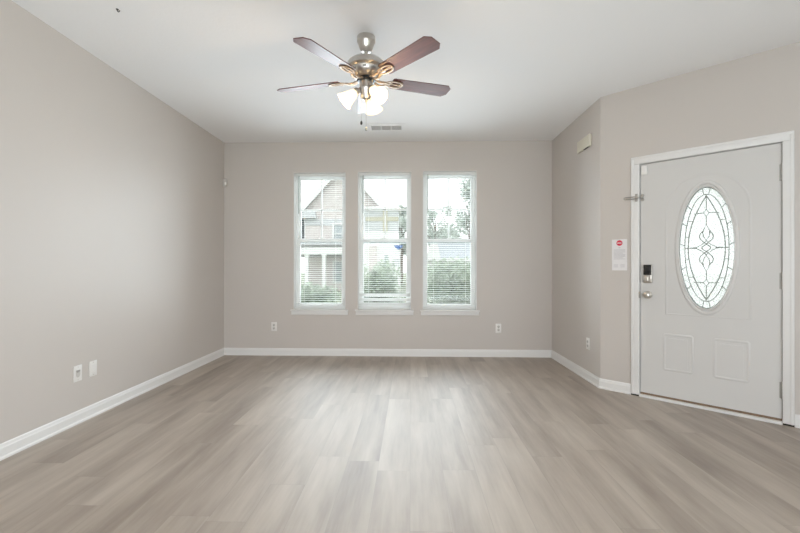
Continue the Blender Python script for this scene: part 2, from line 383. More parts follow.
# ------------------------------------------------------------------ mini blinds (one thing per window)
def blind(i, label, stacked):
    x0, x1, z0, z1 = WIN[i]; hw = (x1 - x0) / 2 - 0.010; top = z1 - z0 - 0.008
    b = tag(empty('window_blind', ((x0 + x1) / 2, YB + 0.036, z0)), label, 'window blind', 'mini blinds in the three windows')
    hd = MB(); hd.box(-hw, hw, -0.020, 0.020, top - 0.040, top, 0.003); hd.build('headrail', M['slat'], b)
    sl = MB(); t = bmesh.new()
    zb = 0.028; zs = top - 0.056
    def slat(z, ang, dep=0.0125):
        L = hw - 0.004; pr = [(-dep, -0.0016), (-dep * 0.4, 0.0006), (dep * 0.4, 0.0006), (dep, -0.0016)]
        ca, sa = math.cos(ang), math.sin(ang); A = []; B = []
        for y, q in pr:
            yy, zz = y * ca - q * sa, y * sa + q * ca
            A.append(t.verts.new((-L, yy, z + zz))); B.append(t.verts.new((L, yy, z + zz)))
        for k in range(3): t.faces.new((A[k], B[k], B[k + 1], A[k + 1]))
    z = zs; lim = zb + (0.185 if stacked else 0.030)
    while z > lim: slat(z, R(5)); z -= 0.0268
    if stacked:                                                   # spare slats gathered at the foot of the middle blind
        for base in (0.030, 0.088, 0.146):
            for k in range(3): slat(zb + base + 0.011 * k, R(-58), 0.0125)
    sl._merge(t); sl.build('slats', M['slat'], b, smooth=True)
    br = MB(); br.box(-hw, hw, -0.013, 0.013, 0.003, 0.026, 0.004); br.build('bottom_rail', M['slat'], b)
    for x in (-hw * 0.62, hw * 0.62):
        c = MB(); c.tube([(x, -0.0135, 0.02), (x, -0.0135, top - 0.04)], 0.0009, 5); c.tube([(x, 0.0135, 0.02), (x, 0.0135, top - 0.04)], 0.0009, 5); c.build('ladder_cord', M['slat'], b)
    wd = MB(); wx = -hw + 0.055
    wd.tube([(wx, -0.022, top - 0.03), (wx, -0.030, top - 0.05), (wx, -0.030, top - 0.52)], [0.003, 0.0055, 0.0055], 6); wd.build('tilt_wand', M['came'], b)
    return b
blind(0, 'white mini blind in the left window, hanging before the brick gabled house', False)
blind(1, 'white mini blind in the middle window, its lowest slats bunched together', True)
blind(2, 'white mini blind in the right window, hanging before the blue-grey roof', False)

# ------------------------------------------------------------------ entry door in the angled wall (local x along the wall, -y into the room)
door = struct(empty('door_1', (XR, YC, 0), -PHI))
def dbox(name, m, args, bev=0.0, parent=None, seg=2, smooth=False):
    q = MB(); q.box(*args, bev, seg); return q.build(name, m, parent or door, smooth)
cs = MB()
CP = lambda x0, x1, z0, z1: cs.box(x0, x1, -0.018, 0.0, z0, z1, 0.005)
CP(0.260, 0.328, 0.012, 2.048); CP(1.242, 1.305, 0.012, 2.048); CP(0.26, 1.305, 2.048, 2.114)
cs.box(0.264, 0.282, -0.022, -0.01, 0.012, 2.092, 0.003); cs.box(1.283, 1.301, -0.022, -0.01, 0.012, 2.092, 0.003); cs.box(0.262, 1.303, -0.022, -0.01, 2.092, 2.110, 0.003)
cs.build('door_casing', M['trim'], door, smooth=True)
dbox('casing_foot_gap', M['dark'], (0.262, 0.326, -0.012, 0.0, 0.0, 0.012)); dbox('casing_foot_gap', M['dark'], (1.244, 1.303, -0.012, 0.0, 0.0, 0.012))
jm = MB(); jm.box(0.318, 0.327, 0.0, TH, 0, 2.056); jm.box(1.243, 1.250, 0.0, TH, 0, 2.056); jm.box(0.327, 1.243, 0.0, TH, 2.047, 2.056)
jm.build('door_jamb', M['trim'], door)
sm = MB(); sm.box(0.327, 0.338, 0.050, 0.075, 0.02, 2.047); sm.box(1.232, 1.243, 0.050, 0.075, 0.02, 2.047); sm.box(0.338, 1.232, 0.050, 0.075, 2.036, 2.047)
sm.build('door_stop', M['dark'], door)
th = MB(); th.box(0.327, 1.243, -0.030, TH, 0.0, 0.020, 0.004); th.build('threshold', M['trim'], door)
ws = MB(); ws.box(0.330, 1.240, 0.006, 0.040, 0.020, 0.036); ws.build('weatherstrip', M['tan'], door)
# slab with an oval hole: annular faces from the oval to the rectangle
OC = (0.797, 1.294); OA, OB = 0.181, 0.490; SX0, SX1, SZ0, SZ1 = 0.332, 1.2385, 0.038, 2.042
def oval(k, n=72, sx=1.0): return [(OC[0] + OA * sx * k * math.cos(2 * math.pi * i / n), OC[1] + OB * k * math.sin(2 * math.pi * i / n)) for i in range(n)]
def slab():
    t = bmesh.new(); n = 72; ov = oval(1.02, n)
    def rectpt(px, pz):
        dx, dz = px - OC[0], pz - OC[1]; s = 1e9
        if dx > 1e-6: s = min(s, (SX1 - OC[0]) / dx)
        if dx < -1e-6: s = min(s, (SX0 - OC[0]) / dx)
        if dz > 1e-6: s = min(s, (SZ1 - OC[1]) / dz)
        if dz < -1e-6: s = min(s, (SZ0 - OC[1]) / dz)
        return [OC[0] + dx * s, OC[1] + dz * s]
    rp = [rectpt(*p) for p in ov]
    for cx, cz in ((SX0, SZ0), (SX0, SZ1), (SX1, SZ0), (SX1, SZ1)):
        j = min(range(n), key=lambda i: (rp[i][0] - cx) ** 2 + (rp[i][1] - cz) ** 2); rp[j] = [cx, cz]
    f, g = 0.004, 0.048
    V = {}
    for nm, pts, y in (('of', ov, f), ('rf', rp, f), ('ob', ov, g), ('rb', rp, g)): V[nm] = [t.verts.new((x, y, z)) for x, z in pts]
    for i in range(n):
        j = (i + 1) % n
        t.faces.new((V['of'][i], V['of'][j], V['rf'][j], V['rf'][i])); t.faces.new((V['ob'][j], V['ob'][i], V['rb'][i], V['rb'][j]))
        t.faces.new((V['of'][j], V['of'][i], V['ob'][i], V['ob'][j])); t.faces.new((V['rf'][i], V['rf'][j], V['rb'][j], V['rb'][i]))
    bmesh.ops.recalc_face_normals(t, faces=t.faces)
    m = MB(); m._merge(t); return m.build('door_slab', M['door'], door)
slab_o = slab()
pn = MB()                                                         # pressed mouldings: upper field and two lower panels
def ridge(x0, x1, z0, z1, r=0.010, h=0.28):
    c = 0.006; path = [(x0 + c, 0.004, z0), (x1 - c, 0.004, z0), (x1, 0.004, z0 + c), (x1, 0.004, z1 - c), (x1 - c, 0.004, z1), (x0 + c, 0.004, z1), (x0, 0.004, z1 - c), (x0, 0.004, z0 + c)]
    pn.tube(path, r, 8, closed=True, flat=((0, 1, 0), h))
for x0, x1 in ((0.512, 0.706), (0.852, 1.056)):
    ridge(x0, x1, 0.268, 0.566); 
    pn.prism([(x0 + 0.03, 0.298), (x1 - 0.03, 0.298), (x1 - 0.03, 0.536), (x0 + 0.03, 0.536)], 0.0005, 0.005, 'y')
arch = [(0.525, 0.742), (1.066, 0.742), (1.066, 1.60)] + [(0.7955 + 0.2705 * math.cos(math.pi * k / 24), 1.60 + 0.285 * math.sin(math.pi * k / 24)) for k in range(1, 24)] + [(0.525, 1.60)]
pn.tube([(x, 0.004, z) for x, z in arch], 0.009, 8, closed=True, flat=((0, 1, 0), 0.18))
pn.build('pressed_panels', M['door'], slab_o, smooth=True)
fr = MB(); fr.tube([(x, 0.003, z) for x, z in oval(1.075)], 0.016, 10, closed=True, flat=((0, 1, 0), 0.62)); fr.tube([(x, -0.004, z) for x, z in oval(1.012)], 0.006, 8, closed=True)
oframe = fr.build('oval_moulding', M['door'], slab_o, smooth=True)
gp = MB(); gp.prism(oval(1.03), 0.020, 0.026, 'y'); glass = gp.build('oval_glass', M['frost'], slab_o)
gl = MB(); YG = 0.018; fl = ((0, 1, 0), 0.6)
def came(pts, r=0.0033, closed=False): gl.tube([(OC[0] + x, YG, OC[1] + z) for x, z in pts], r, 6, closed=closed, flat=fl)
def ell(ax, az, n=60): return [(ax * math.cos(2 * math.pi * i / n), az * math.sin(2 * math.pi * i / n)) for i in range(n)]
came(ell(OA * 0.995, OB * 0.995), 0.004, True)
came(ell(0.143, 0.432), closed=True)
def lens(w, h, s, n=20): return [(s * w * (1 - abs(2 * k / n - 1) ** 2.0), h * (2 * k / n - 1)) for k in range(n + 1)]
for s in (-1, 1): came(lens(0.120, 0.420, s), 0.004)
for az in (0.33, 0.19, 0.02, -0.16, -0.32):                       # spokes across the outer band
    for s in (-1, 1):
        zo, zi = az + 0.02 * (1 if az > 0 else -1), az * 0.96
        xo = OA * math.sqrt(max(0, 1 - (zo / OB) ** 2)); xi = 0.143 * math.sqrt(max(0, 1 - (zi / 0.432) ** 2)); came([(s * xo, zo), (s * xi, zi)])
for az in (0.22, 0.09, -0.09, -0.24):                             # shorter bars of the inner band
    for s in (-1, 1):
        xo = 0.143 * math.sqrt(1 - (az / 0.432) ** 2); xi = 0.120 * (1 - (az / 0.42) ** 2); came([(s * xo, az), (s * xi, az)], 0.0028)
for s in (-1, 1):                                                 # keystones, stems, small diamonds
    came([(-0.026, s * 0.482), (-0.015, s * 0.428), (0.015, s * 0.428), (0.026, s * 0.482)])
    came([(0, s * 0.424), (0, s * 0.305)]); came([(0, s * 0.258), (0, s * 0.186)])
    came([(0, s * 0.310), (0.018, s * 0.282), (0, s * 0.254), (-0.018, s * 0.282)], closed=True)
    xo = 0.120 * (1 - (0.282 / 0.42) ** 2)
    for q in (-1, 1): came([(q * 0.018, s * 0.282), (q * (xo + 0.018), s * 0.279)])
    # teardrop and the two looping strands
    came([(0, s * 0.188), (0.016, s * 0.152), (0.023, s * 0.120), (0.017, s * 0.090), (0, s * 0.062), (-0.017, s * 0.090), (-0.023, s * 0.120), (-0.016, s * 0.152)], closed=True)
    for q in (-1, 1):
        came([(q * 0.020, s * 0.138), (q * 0.040, s * 0.112), (q * 0.046, s * 0.088), (q * 0.036, s * 0.066), (q * 0.016, s * 0.046), (0, s * 0.030), (-q * 0.022, s * 0.012), (-q * 0.030, 0)], 0.0036)
        came([(q * 0.108, s * 0.001), (q * 0.066, s * 0.005), (q * 0.044, s * 0.016), (q * 0.018, s * 0.036), (0, s * 0.058)], 0.003)
for q in (-1, 1): came([(q * 0.060, 0), (q * 0.143, 0)], 0.0036)
gl.build('lead_came', M['came'], glass, smooth=True)
# hardware
for z0, z1 in ((1.766, 1.886), (0.980, 1.095), (0.187, 0.303)):
    h = MB(); z = z0; seg = (z1 - z0) / 5
    for k in range(5): h.lathe([(0.0065, z + seg * k), (0.0075, z + seg * k + 0.002), (0.0075, z + seg * (k + 1) - 0.002), (0.0065, z + seg * (k + 1))], 12, Matrix.Translation((1.2405, -0.006, 0)))
    h.lathe([(0.002, z1), (0.006, z1 + 0.003), (0.002, z1 + 0.008)], 12, Matrix.Translation((1.2405, -0.006, 0))); h.box(1.226, 1.240, 0.001, 0.004, z0, z1)
    h.build('hinge', M['steel'], door, smooth=True)
lk = MB(); lk.box(0.356, 0.426, -0.020, 0.004, 1.000, 1.162, 0.010, 3); lock = lk.build('smart_lock', M['nickel'], door, smooth=True)
dbox('keypad', M['black'], (0.361, 0.421, -0.0245, -0.018, 1.070, 1.158), 0.004, lock, 2, True)
kt = MB(); RX = Matrix.Rotation(R(90), 4, 'X')
kt.lathe([(0.030, 0.0), (0.030, 0.006), (0.024, 0.010), (0.024, 0.014)], 28, Matrix.Translation((0.391, -0.018, 1.036)) @ RX)
kt.box(0.384, 0.398, -0.050, -0.028, 1.014, 1.058, 0.004); kt.build('thumb_turn', M['nickel'], lock, smooth=True)
kb = MB(); kb.lathe([(0.033, -0.004), (0.033, 0.004), (0.029, 0.009), (0.012, 0.012), (0.011, 0.030), (0.018, 0.036), (0.0265, 0.046), (0.028, 0.056), (0.024, 0.066), (0.014, 0.071), (0.002, 0.072)], 32, Matrix.Translation((0.392, 0.0, 0.897)) @ RX)
kb.build('door_knob', M['nickel'], door, smooth=True)
dbox('strike_plate', M['steel'], (0.3235, 0.3325, -0.021, 0.004, 0.866, 0.924), 0.001)
gd = MB()                                                         # swing-bar guard: bar on the casing, ball on the door
gd.box(0.296, 0.316, -0.026, -0.017, 1.718, 1.786, 0.003); gd.box(0.300, 0.326, -0.036, -0.022, 1.742, 1.758, 0.004)
gd.tube([(0.302, -0.034, 1.760), (0.222, -0.042, 1.760), (0.213, -0.042, 1.756), (0.211, -0.042, 1.750), (0.213, -0.042, 1.744), (0.222, -0.042, 1.740), (0.302, -0.034, 1.740)], 0.0042, 8)
gbar = gd.build('swing_bar_guard', M['steel'], door, smooth=True)
gb = MB(); 
for zz in (1.770, 1.732): gb.lathe([(0.013, 0.0), (0.0135, 0.003), (0.012, 0.006), (0.006, 0.007), (0.004, 0.005)], 18, Matrix.Translation((0.349, 0.004, zz)) @ RX)
gb.box(0.341, 0.357, -0.002, 0.005, 1.734, 1.768, 0.002); gb.lathe([(0.005, 0), (0.005, 0.022), (0.010, 0.028), (0.011, 0.034), (0.007, 0.041), (0.001, 0.043)], 16, Matrix.Translation((0.349, 0.002, 1.751)) @ RX)
gb.build('guard_catch', M['steel'], gbar, smooth=True)
dbox('contact_sensor', M['plastic'], (0.341, 0.386, -0.014, 0.005, 1.950, 2.026), 0.005, None, 2, True)

# ------------------------------------------------------------------ paper notice on the angled wall
nt_ = tag(empty('paper_notice', (XR, YC, 0), -PHI), 'white paper notice with a round red emblem taped beside the door', 'notice')
q = MB(); q.box(0.100, 0.226, -0.0022, 0.0, 1.196, 1.392); sh = q.build('sheet', M['paper'], nt_)
q = MB(); q.box(0.102, 0.227, -0.0040, 0.0, 1.108, 1.200); q.build('lower_flap', M['paper'], nt_)
q = MB(); q.lathe([(0.0255, 0.0), (0.0255, 0.0006)], 32, Matrix.Translation((0.164, -0.0022, 1.358)) @ RX); em = q.build('red_emblem', M['red'], sh)
q = MB()
x = 0.146
for wv in (0.006, 0.005, 0.006, 0.005, 0.006): q.box(x, x + wv, -0.0034, -0.0027, 1.353, 1.363); x += wv + 0.0016
q.build('emblem_lettering', M['paper'], em)
q = MB(); q.box(0.156, 0.172, -0.0028, -0.0021, 1.312, 1.317)
for k in range(9):
    z = 1.298 - k * 0.0105; q.box(0.116, 0.212 - (0.02 if k % 4 == 3 else 0.0), -0.0028, -0.0021, z - 0.0035, z)
q.build('printed_lines', M['ink'], sh)
q = MB()
for k in range(3):
    for x0 in (0.116, 0.172): q.box(x0, x0 + 0.036, -0.0046, -0.0039, 1.158 - k * 0.010, 1.161 - k * 0.010)
q.build('printed_lines', M['ink'], nt_)

# ------------------------------------------------------------------ wall plates
def plate(name, loc, rz, label, cat, kind, w=0.072, h=0.116, group=None):
    o = tag(empty(name, loc, rz), label, cat, group)              # local -y points into the room
    q = MB(); q.box(-w / 2, w / 2, -0.0065, 0.0, -h / 2, h / 2, 0.003, 2); q.build('cover_plate', M['plastic'], o, smooth=True)
    if kind == 'duplex':
        for s in (-1, 1):
            f = MB(); f.lathe([(0.0165, 0), (0.0165, 0.003), (0.0155, 0.004)], 24, Matrix.Translation((0, -0.0055, s * 0.0205)) @ RX); fo = f.build('socket', M['socket'], o, smooth=True)
            g = MB()
            for x in (-0.0062, 0.0062): g.box(x - 0.0014, x + 0.0014, -0.0100, -0.0092, s * 0.0205 - 0.003, s * 0.0205 + 0.006)
            g.lathe([(0.0026, 0), (0.0026, 0.001)], 12, Matrix.Translation((0, -0.0092, s * 0.0205 - 0.0085)) @ RX); g.build('socket_slots', M['slot'], fo)
    if kind == 'recess':                                          # D-shaped recessed cable port
        f = MB(); D = [(-0.019, 0.024), (0.019, 0.024)] + [(0.019 * math.cos(R(-k * 15)), -0.006 + 0.022 * math.sin(R(-k * 15))) for k in range(0, 13)]
        f.prism(D, -0.0072, -0.0060, 'y'); f.build('cable_port', M['socket'], o)
        f = MB(); f.prism([(-0.019, 0.024), (0.019, 0.024), (0.017, 0.011), (-0.008, 0.006)], -0.0076, -0.0071, 'y'); f.build('port_hood', M['steel'], o)
    if kind == 'decora':
        f = MB(); f.box(-0.0165, 0.0165, -0.0095, -0.005, -0.0335, 0.0335, 0.002); f.build('rocker_insert', M['plastic'], o)
    for z in ((0,) if kind == 'duplex' else (-0.046, 0.046)):
        s = MB(); s.lathe([(0.003, 0), (0.003, 0.0012), (0.001, 0.0016)], 12, Matrix.Translation((0, -0.0062, z)) @ RX); s.build('screw', M['nickel'], o, smooth=True)
    return o
plate('cable_plate', (XL, 2.849, 0.362), R(90), 'white wall plate with a rounded cable port low on the left wall', 'wall plate', 'recess')
plate('wall_outlet', (XL, 2.990, 0.363), R(90), 'white wall plate with a plain insert, beside the cable port plate', 'wall outlet', 'decora')
plate('wall_outlet', (-1.754, YB, 0.369), 0, 'white duplex outlet on the back wall left of the windows', 'wall outlet', 'duplex', group='duplex outlets')
plate('wall_outlet', (1.115, YB, 0.363), 0, 'white duplex outlet on the back wall right of the windows', 'wall outlet', 'duplex', group='duplex outlets')
plate('wall_outlet', (XR, 4.093, 0.369), R(-90), 'white duplex outlet on the short wall under the door chime', 'wall outlet', 'duplex', group='duplex outlets')

# ------------------------------------------------------------------ door chime, corner motion sensor, vent, hook
ch = tag(empty('door_chime', (XR, 4.165, 2.400), R(-90)), 'beige plastic door chime box high on the short wall near the ceiling', 'door chime')
q = MB(); q.box(-0.148, 0.148, -0.026, 0.0, -0.060, 0.060, 0.008, 3); body = q.build('chime_cover', M['beige'], ch, smooth=True)
q = MB()
for k in range(6): q.box(0.005 + k * 0.018, 0.016 + k * 0.018, -0.022, -0.006, -0.0615, -0.056)
q.build('sound_slots', M['slot'], ch)
ms = tag(empty('motion_sensor', (-2.392, YB - 0.02, 2.217), R(40)), 'small white motion sensor in the corner high left of the windows', 'motion sensor')
q = MB(); q.prism([(-0.026, 0.0), (-0.020, -0.024), (0.0, -0.034), (0.020, -0.024), (0.026, 0.0)], -0.046, 0.046, 'z', bev=0.004); q.build('sensor_body', M['socket'], ms, smooth=True)
q = MB(); q.prism([(-0.013, -0.022), (-0.009, -0.034), (0.0, -0.038), (0.009, -0.034), (0.013, -0.022)], -0.030, 0.002, 'z'); q.build('lens', M['grille'], ms, smooth=True)

av = tag(empty('air_vent', (-0.280, 4.612, H)), 'white ceiling air vent with three slotted sections beyond the fan', 'air vent')
q = MB()
for args in ((-0.215, 0.215, -0.125, -0.075), (-0.215, 0.215, 0.075, 0.125), (-0.215, -0.172, -0.08, 0.08), (0.172, 0.215, -0.08, 0.08), (-0.062, -0.052, -0.08, 0.08), (0.052, 0.062, -0.08, 0.08)):
    q.box(*args, -0.008, 0.0, 0.002)
q.build('vent_frame', M['ceil'], av)
q = MB()
for cx in (-0.117, 0.0, 0.117):
    for k in range(9):
        y = -0.066 + k * 0.0165; q.box(cx - 0.055, cx + 0.055, -0.0065, 0.0065, -0.0008, 0.0008, mtx=Matrix.Translation((0, y, -0.0045)) @ Matrix.Rotation(R(32), 4, 'X'))
q.build('vent_slats', M['grille'], av)
q = MB(); q.box(-0.172, 0.172, -0.075, 0.075, -0.0008, 0.0); q.build('duct_opening', M['siding'], av)
hk = MB(); hk.tube([(0, 0, 0.0), (0, 0, -0.010), (0.006, 0, -0.018), (0.013, 0, -0.016), (0.015, 0, -0.008)], 0.0028, 8); hk.lathe([(0.008, -0.003), (0.008, 0.0)], 14)
tag(hk.build('ceiling_hook', M['slot'], None, smooth=True, loc=(-1.83, 2.457, H)), 'tiny black hook screwed into the ceiling at upper left', 'hook')

# ------------------------------------------------------------------ ceiling fan with lights
fan = tag(empty('ceiling_fan', (-0.312, 2.80, H)), 'brushed nickel ceiling fan with five mahogany blades and lit glass shades', 'ceiling fan')
q = MB(); q.lathe([(0.063, 0.0), (0.064, -0.006), (0.064, -0.034), (0.059, -0.040), (0.050, -0.068), (0.041, -0.092), (0.035, -0.096), (0.031, -0.103), (0.015, -0.106)], 40); q.build('canopy', M['nickel'], fan, smooth=True)
q = MB(); q.lathe([(0.0125, -0.095), (0.0125, -0.172)], 20); q.lathe([(0.020, -0.150), (0.024, -0.156), (0.024, -0.166), (0.030, -0.172)], 24); q.build('downrod', M['nickel'], fan, smooth=True)
q = MB(); q.lathe([(0.030, -0.156), (0.080, -0.161), (0.112, -0.172), (0.130, -0.188), (0.137, -0.206), (0.137, -0.224), (0.130, -0.230), (0.116, -0.236), (0.112, -0.258), (0.098, -0.276), (0.072, -0.290), (0.050, -0.296)], 48); mh = q.build('motor_housing', M['nickel'], fan, smooth=True)
for k in range(10):
    q = MB(); an = 2 * math.pi * k / 10; q.box(-0.012, 0.012, -0.002, 0.002, -0.010, 0.010, 0.001, 1, Matrix.Rotation(an, 4, 'Z') @ Matrix.Translation((0, -0.1125, -0.248)) @ Matrix.Rotation(R(-12), 4, 'X'))
    q.build('housing_vent', M['steel'], mh)
q = MB(); q.lathe([(0.060, -0.290), (0.066, -0.296), (0.066, -0.306), (0.056, -0.312)], 40); q.build('flywheel', M['black'], fan, smooth=True)
q = MB(); q.lathe([(0.045, -0.306), (0.047, -0.314), (0.045, -0.352), (0.050, -0.358), (0.050, -0.370), (0.040, -0.384), (0.034, -0.420), (0.028, -0.434), (0.010, -0.442), (0.006, -0.456), (0.002, -0.460)], 40); q.build('switch_housing', M['nickel'], fan, smooth=True)

BZ = -0.297
def blade_mesh():
    pts = [(0.190, -0.050), (0.205, -0.058), (0.630, -0.068), (0.664, -0.036), (0.664, 0.036), (0.630, 0.068), (0.205, 0.058), (0.190, 0.050)]
    q = MB(); q.prism(pts, -0.003, 0.003, 'z', bev=0.0015); return q
def iron_mesh():
    q = MB(); z = -0.007
    ring = [(0.205 + 0.068 * math.cos(2 * math.pi * k / 28), 0.031 * math.sin(2 * math.pi * k / 28) * (1 + 0.25 * math.cos(2 * math.pi * k / 28)), z) for k in range(28)]
    q.tube(ring, 0.0085, 8, closed=True, flat=((0, 0, 1), 0.45))
    q.tube([(0.145, 0, z), (0.20, 0, z), (0.262, 0, z)], [0.012, 0.006, 0.012], 8, flat=((0, 0, 1), 0.4))
    for s in (-1, 1): q.tube([(0.062, s * 0.012, -0.004), (0.092, s * 0.020, -0.016), (0.122, s * 0.020, -0.018), (0.148, s * 0.012, -0.008)], [0.010, 0.012, 0.012, 0.010], 8, flat=((0, 0, 1), 0.55))
    for x, y in ((0.185, 0.022), (0.185, -0.022), (0.245, 0.0)): q.lathe([(0.006, 0.0), (0.005, -0.003), (0.001, -0.004)], 10, Matrix.Translation((x, y, z - 0.003)))
    return q
PITCH = R(-12)
b0 = blade_mesh().build('blade', M['wood'], fan); i0 = iron_mesh().build('blade_iron', M['iron'], b0, smooth=True)
for k in range(5):
    if k == 0: bl = b0
    else:
        bl = b0.copy(); C.objects.link(bl); bl.parent = fan
        ir = i0.copy(); C.objects.link(ir); ir.parent = bl
    bl.location = (0, 0, BZ)
    bl.rotation_euler = (Matrix.Rotation(R(2.3), 4, 'X') @ Matrix.Rotation(R(-2.2), 4, 'Y') @ Matrix.Rotation(R(97.5 + 72 * k), 4, 'Z') @ Matrix.Rotation(PITCH, 4, 'X')).to_euler()
# three arms with bell shades
SH = [(0.019, 0.0), (0.024, 0.006), (0.030, 0.024), (0.037, 0.050), (0.045, 0.078), (0.054, 0.100), (0.063, 0.116), (0.061, 0.116), (0.052, 0.099), (0.043, 0.077), (0.035, 0.050), (0.028, 0.024), (0.021, 0.008), (0.019, 0.004)]
for k, an in enumerate((192, 312, 72)):
    an = R(an); u = Vector((math.cos(an), math.sin(an), 0)); tilt = R(48)
    neck = u * 0.066 + Vector((0, 0, -0.382)); ax = (u * math.sin(tilt) + Vector((0, 0, -math.cos(tilt)))).normalized()
    q = MB(); q.tube([u * 0.030 + Vector((0, 0, -0.392)), u * 0.048 + Vector((0, 0, -0.372)), neck - ax * 0.020, neck], [0.009, 0.008, 0.009, 0.012], 10)
    mt = Matrix.Translation(neck) @ ax.to_track_quat('Z', 'Y').to_matrix().to_4x4()
    q.lathe([(0.010, -0.016), (0.022, -0.012), (0.027, 0.002), (0.026, 0.014), (0.022, 0.016)], 24, mt)
    sc = [u * (0.030 + 0.016 * math.cos(R(a_)) * (1 - a_ / 900)) + Vector((0, 0, -0.414 + 0.016 * math.sin(R(a_)) * (1 - a_ / 900))) for a_ in range(90, 470, 30)]
    q.tube(sc, 0.0032, 6)
    arm = q.build('lamp_arm', M['nickel'], fan, smooth=True)
    s = MB(); s.lathe(SH, 36, mt, caps=False); sh_o = s.build('lamp_shade', M['shade'], fan, smooth=True)
    bmx = MB(); bmx.lathe([(0.010, 0.012), (0.013, 0.030), (0.022, 0.052), (0.025, 0.066), (0.021, 0.082), (0.010, 0.091), (0.001, 0.093)], 20, mt); bmx.build('bulb', M['bulb'], sh_o, smooth=True)
    L = bpy.data.lights.new('bulb_light', 'POINT'); L.energy = 4.6; L.color = (1.0, 0.68, 0.38); L.shadow_soft_size = 0.03
    lo = bpy.data.objects.new('bulb_light', L); C.objects.link(lo); lo.parent = fan; lo.location = neck + ax * 0.098
for (x, y), zl, m_ in (((-0.032, -0.010), -0.590, 'slot'), ((0.004, -0.032), -0.640, 'came')):
    q = MB(); q.tube([(x, y, -0.366), (x, y, zl)], 0.0011, 5); pc = q.build('pull_chain', M['nickel'], fan)
    q = MB(); q.lathe([(0.001, zl + 0.004), (0.006, zl - 0.002), (0.009, zl - 0.012), (0.007, zl - 0.022), (0.001, zl - 0.026)], 14, Matrix.Translation((x, y, 0))); q.build('fob', M[m_], pc, smooth=True)

# ------------------------------------------------------------------ outside: lawn, houses, trees, shrubs
struct(MB().box(-70, 70, -60, 110, -0.50, -0.30).build('ground', M['grass']))

def foliage(blobs, n, size, seed, flat=0.0):
    """leaf quads scattered through ellipsoid blobs [(centre, radii)], all in one mesh"""
    rnd = random.Random(seed); t = bmesh.new(); vol = [b[1][0] * b[1][1] * b[1][2] for b in blobs]; tot = sum(vol)
    for (c, r), v in zip(blobs, vol):
        for _ in range(max(12, int(n * v / tot))):
            d = Vector((rnd.gauss(0, 1), rnd.gauss(0, 1), rnd.gauss(0, 1))).normalized() * (rnd.random() ** 0.33) * rnd.uniform(0.85, 1.08)
            p = Vector((c[0] + d.x * r[0], c[1] + d.y * r[1], c[2] + d.z * r[2]))
            e1 = Vector((rnd.gauss(0, 1), rnd.gauss(0, 1), rnd.gauss(0, 0.8))).normalized(); e2 = e1.cross(Vector((rnd.gauss(0, 1), rnd.gauss(0, 1), rnd.gauss(0, 1)))).normalized()
            s = size * rnd.uniform(0.6, 1.3)
            vs = [t.verts.new(p - e1 * s), t.verts.new(p + e2 * s * 0.45 + e1 * s * 0.1), t.verts.new(p + e1 * s), t.verts.new(p - e2 * s * 0.45 + e1 * s * 0.1)]
            t.faces.new(vs)
    m = MB(); m._merge(t); return m
def plant(name, loc, blobs, n, size, m, label, cat, group, seed, trunk):
    o = tag(empty(name, loc), label, cat, group)
    foliage(blobs, n, size, seed).build('foliage', m, o)
    q = MB()
    for path, r in trunk: q.tube(path, r, 7)
    q.build('stems' if cat == 'shrub' else 'trunk', M['bark'], o, smooth=True)
    return o
def shrub(loc, w, d, top, seed, label, n=6000):
    rnd = random.Random(seed); bl = []
    for k in range(20): bl.append(((w * (-0.62 + 1.24 * k / 19), rnd.uniform(-d, d) * 0.5, top * (0.30 + 0.26 * (k % 3) + rnd.uniform(-0.05, 0.05))), (w * rnd.uniform(0.36, 0.52), d * rnd.uniform(0.4, 0.6), top * rnd.uniform(0.2, 0.27))))
    st = [([(0, 0, 0), (rnd.uniform(-.2, .2) * w, rnd.uniform(-.2, .2), top * 0.35), (rnd.uniform(-.7, .7) * w, rnd.uniform(-.3, .3) * d, top * 0.75)], [0.02, 0.014, 0.006]) for _ in range(9)]
    return plant('garden_shrub', loc, bl, n, 0.040, M['leaf1'], label, 'shrub', 'shrubs under the windows', seed, st)
shrub((-1.46, 5.88, -0.30), 0.60, 0.26, 1.12, 3, 'low green shrub outside the foot of the left window')
shrub((-0.56, 6.65, -0.30), 0.42, 0.42, 1.46, 5, 'green leafy shrub filling the lower half of the middle window')
shrub((0.72, 6.65, -0.30), 0.62, 0.42, 1.52, 8, 'dense dark shrub filling the lower half of the right window', 8000)

def tree(loc, h, cw, ch, seed, label, n=1500, leaf=0.20):
    rnd = random.Random(seed); bl = []
    for k in range(13):
        a_ = rnd.uniform(0, 6.28); rr = rnd.uniform(0.1, 0.75) * cw
        bl.append(((rr * math.cos(a_), rr * math.sin(a_), h - ch + ch * rnd.uniform(0.1, 0.9)), (cw * rnd.uniform(.25, .42), cw * rnd.uniform(.25, .42), ch * rnd.uniform(.10, .18))))
    tr = [([(0, 0, 0), (0.05, 0, h * 0.4), (0.0, 0.05, h * 0.85)], [0.13 * h / 6, 0.10 * h / 6, 0.03])]
    for k in range(7):
        a_ = rnd.uniform(0, 6.28); z0 = h - ch * rnd.uniform(0.5, 1.05); tr.append(([(0.02, 0, z0), (0.35 * cw * math.cos(a_), 0.35 * cw * math.sin(a_), z0 + ch * 0.2), (0.7 * cw * math.cos(a_), 0.7 * cw * math.sin(a_), z0 + ch * 0.4)], [0.05, 0.035, 0.012]))
    return plant('tree', loc, bl, n, leaf, M['leaf2'], label, 'tree', 'trees beyond the houses', seed, tr)
tree((5.6, 38, -0.30), 10.6, 2.5, 8.4, 21, 'tall tree filling the upper right of the right window', 2600)
tree((2.75, 45, -0.30), 8.3, 2.3, 5.4, 22, 'rounded tree at the upper left of the right window')
tree((-0.85, 37, -0.30), 7.9, 2.3, 5.2, 23, 'leafy tree rising right of the brick house in the middle window', 2200)
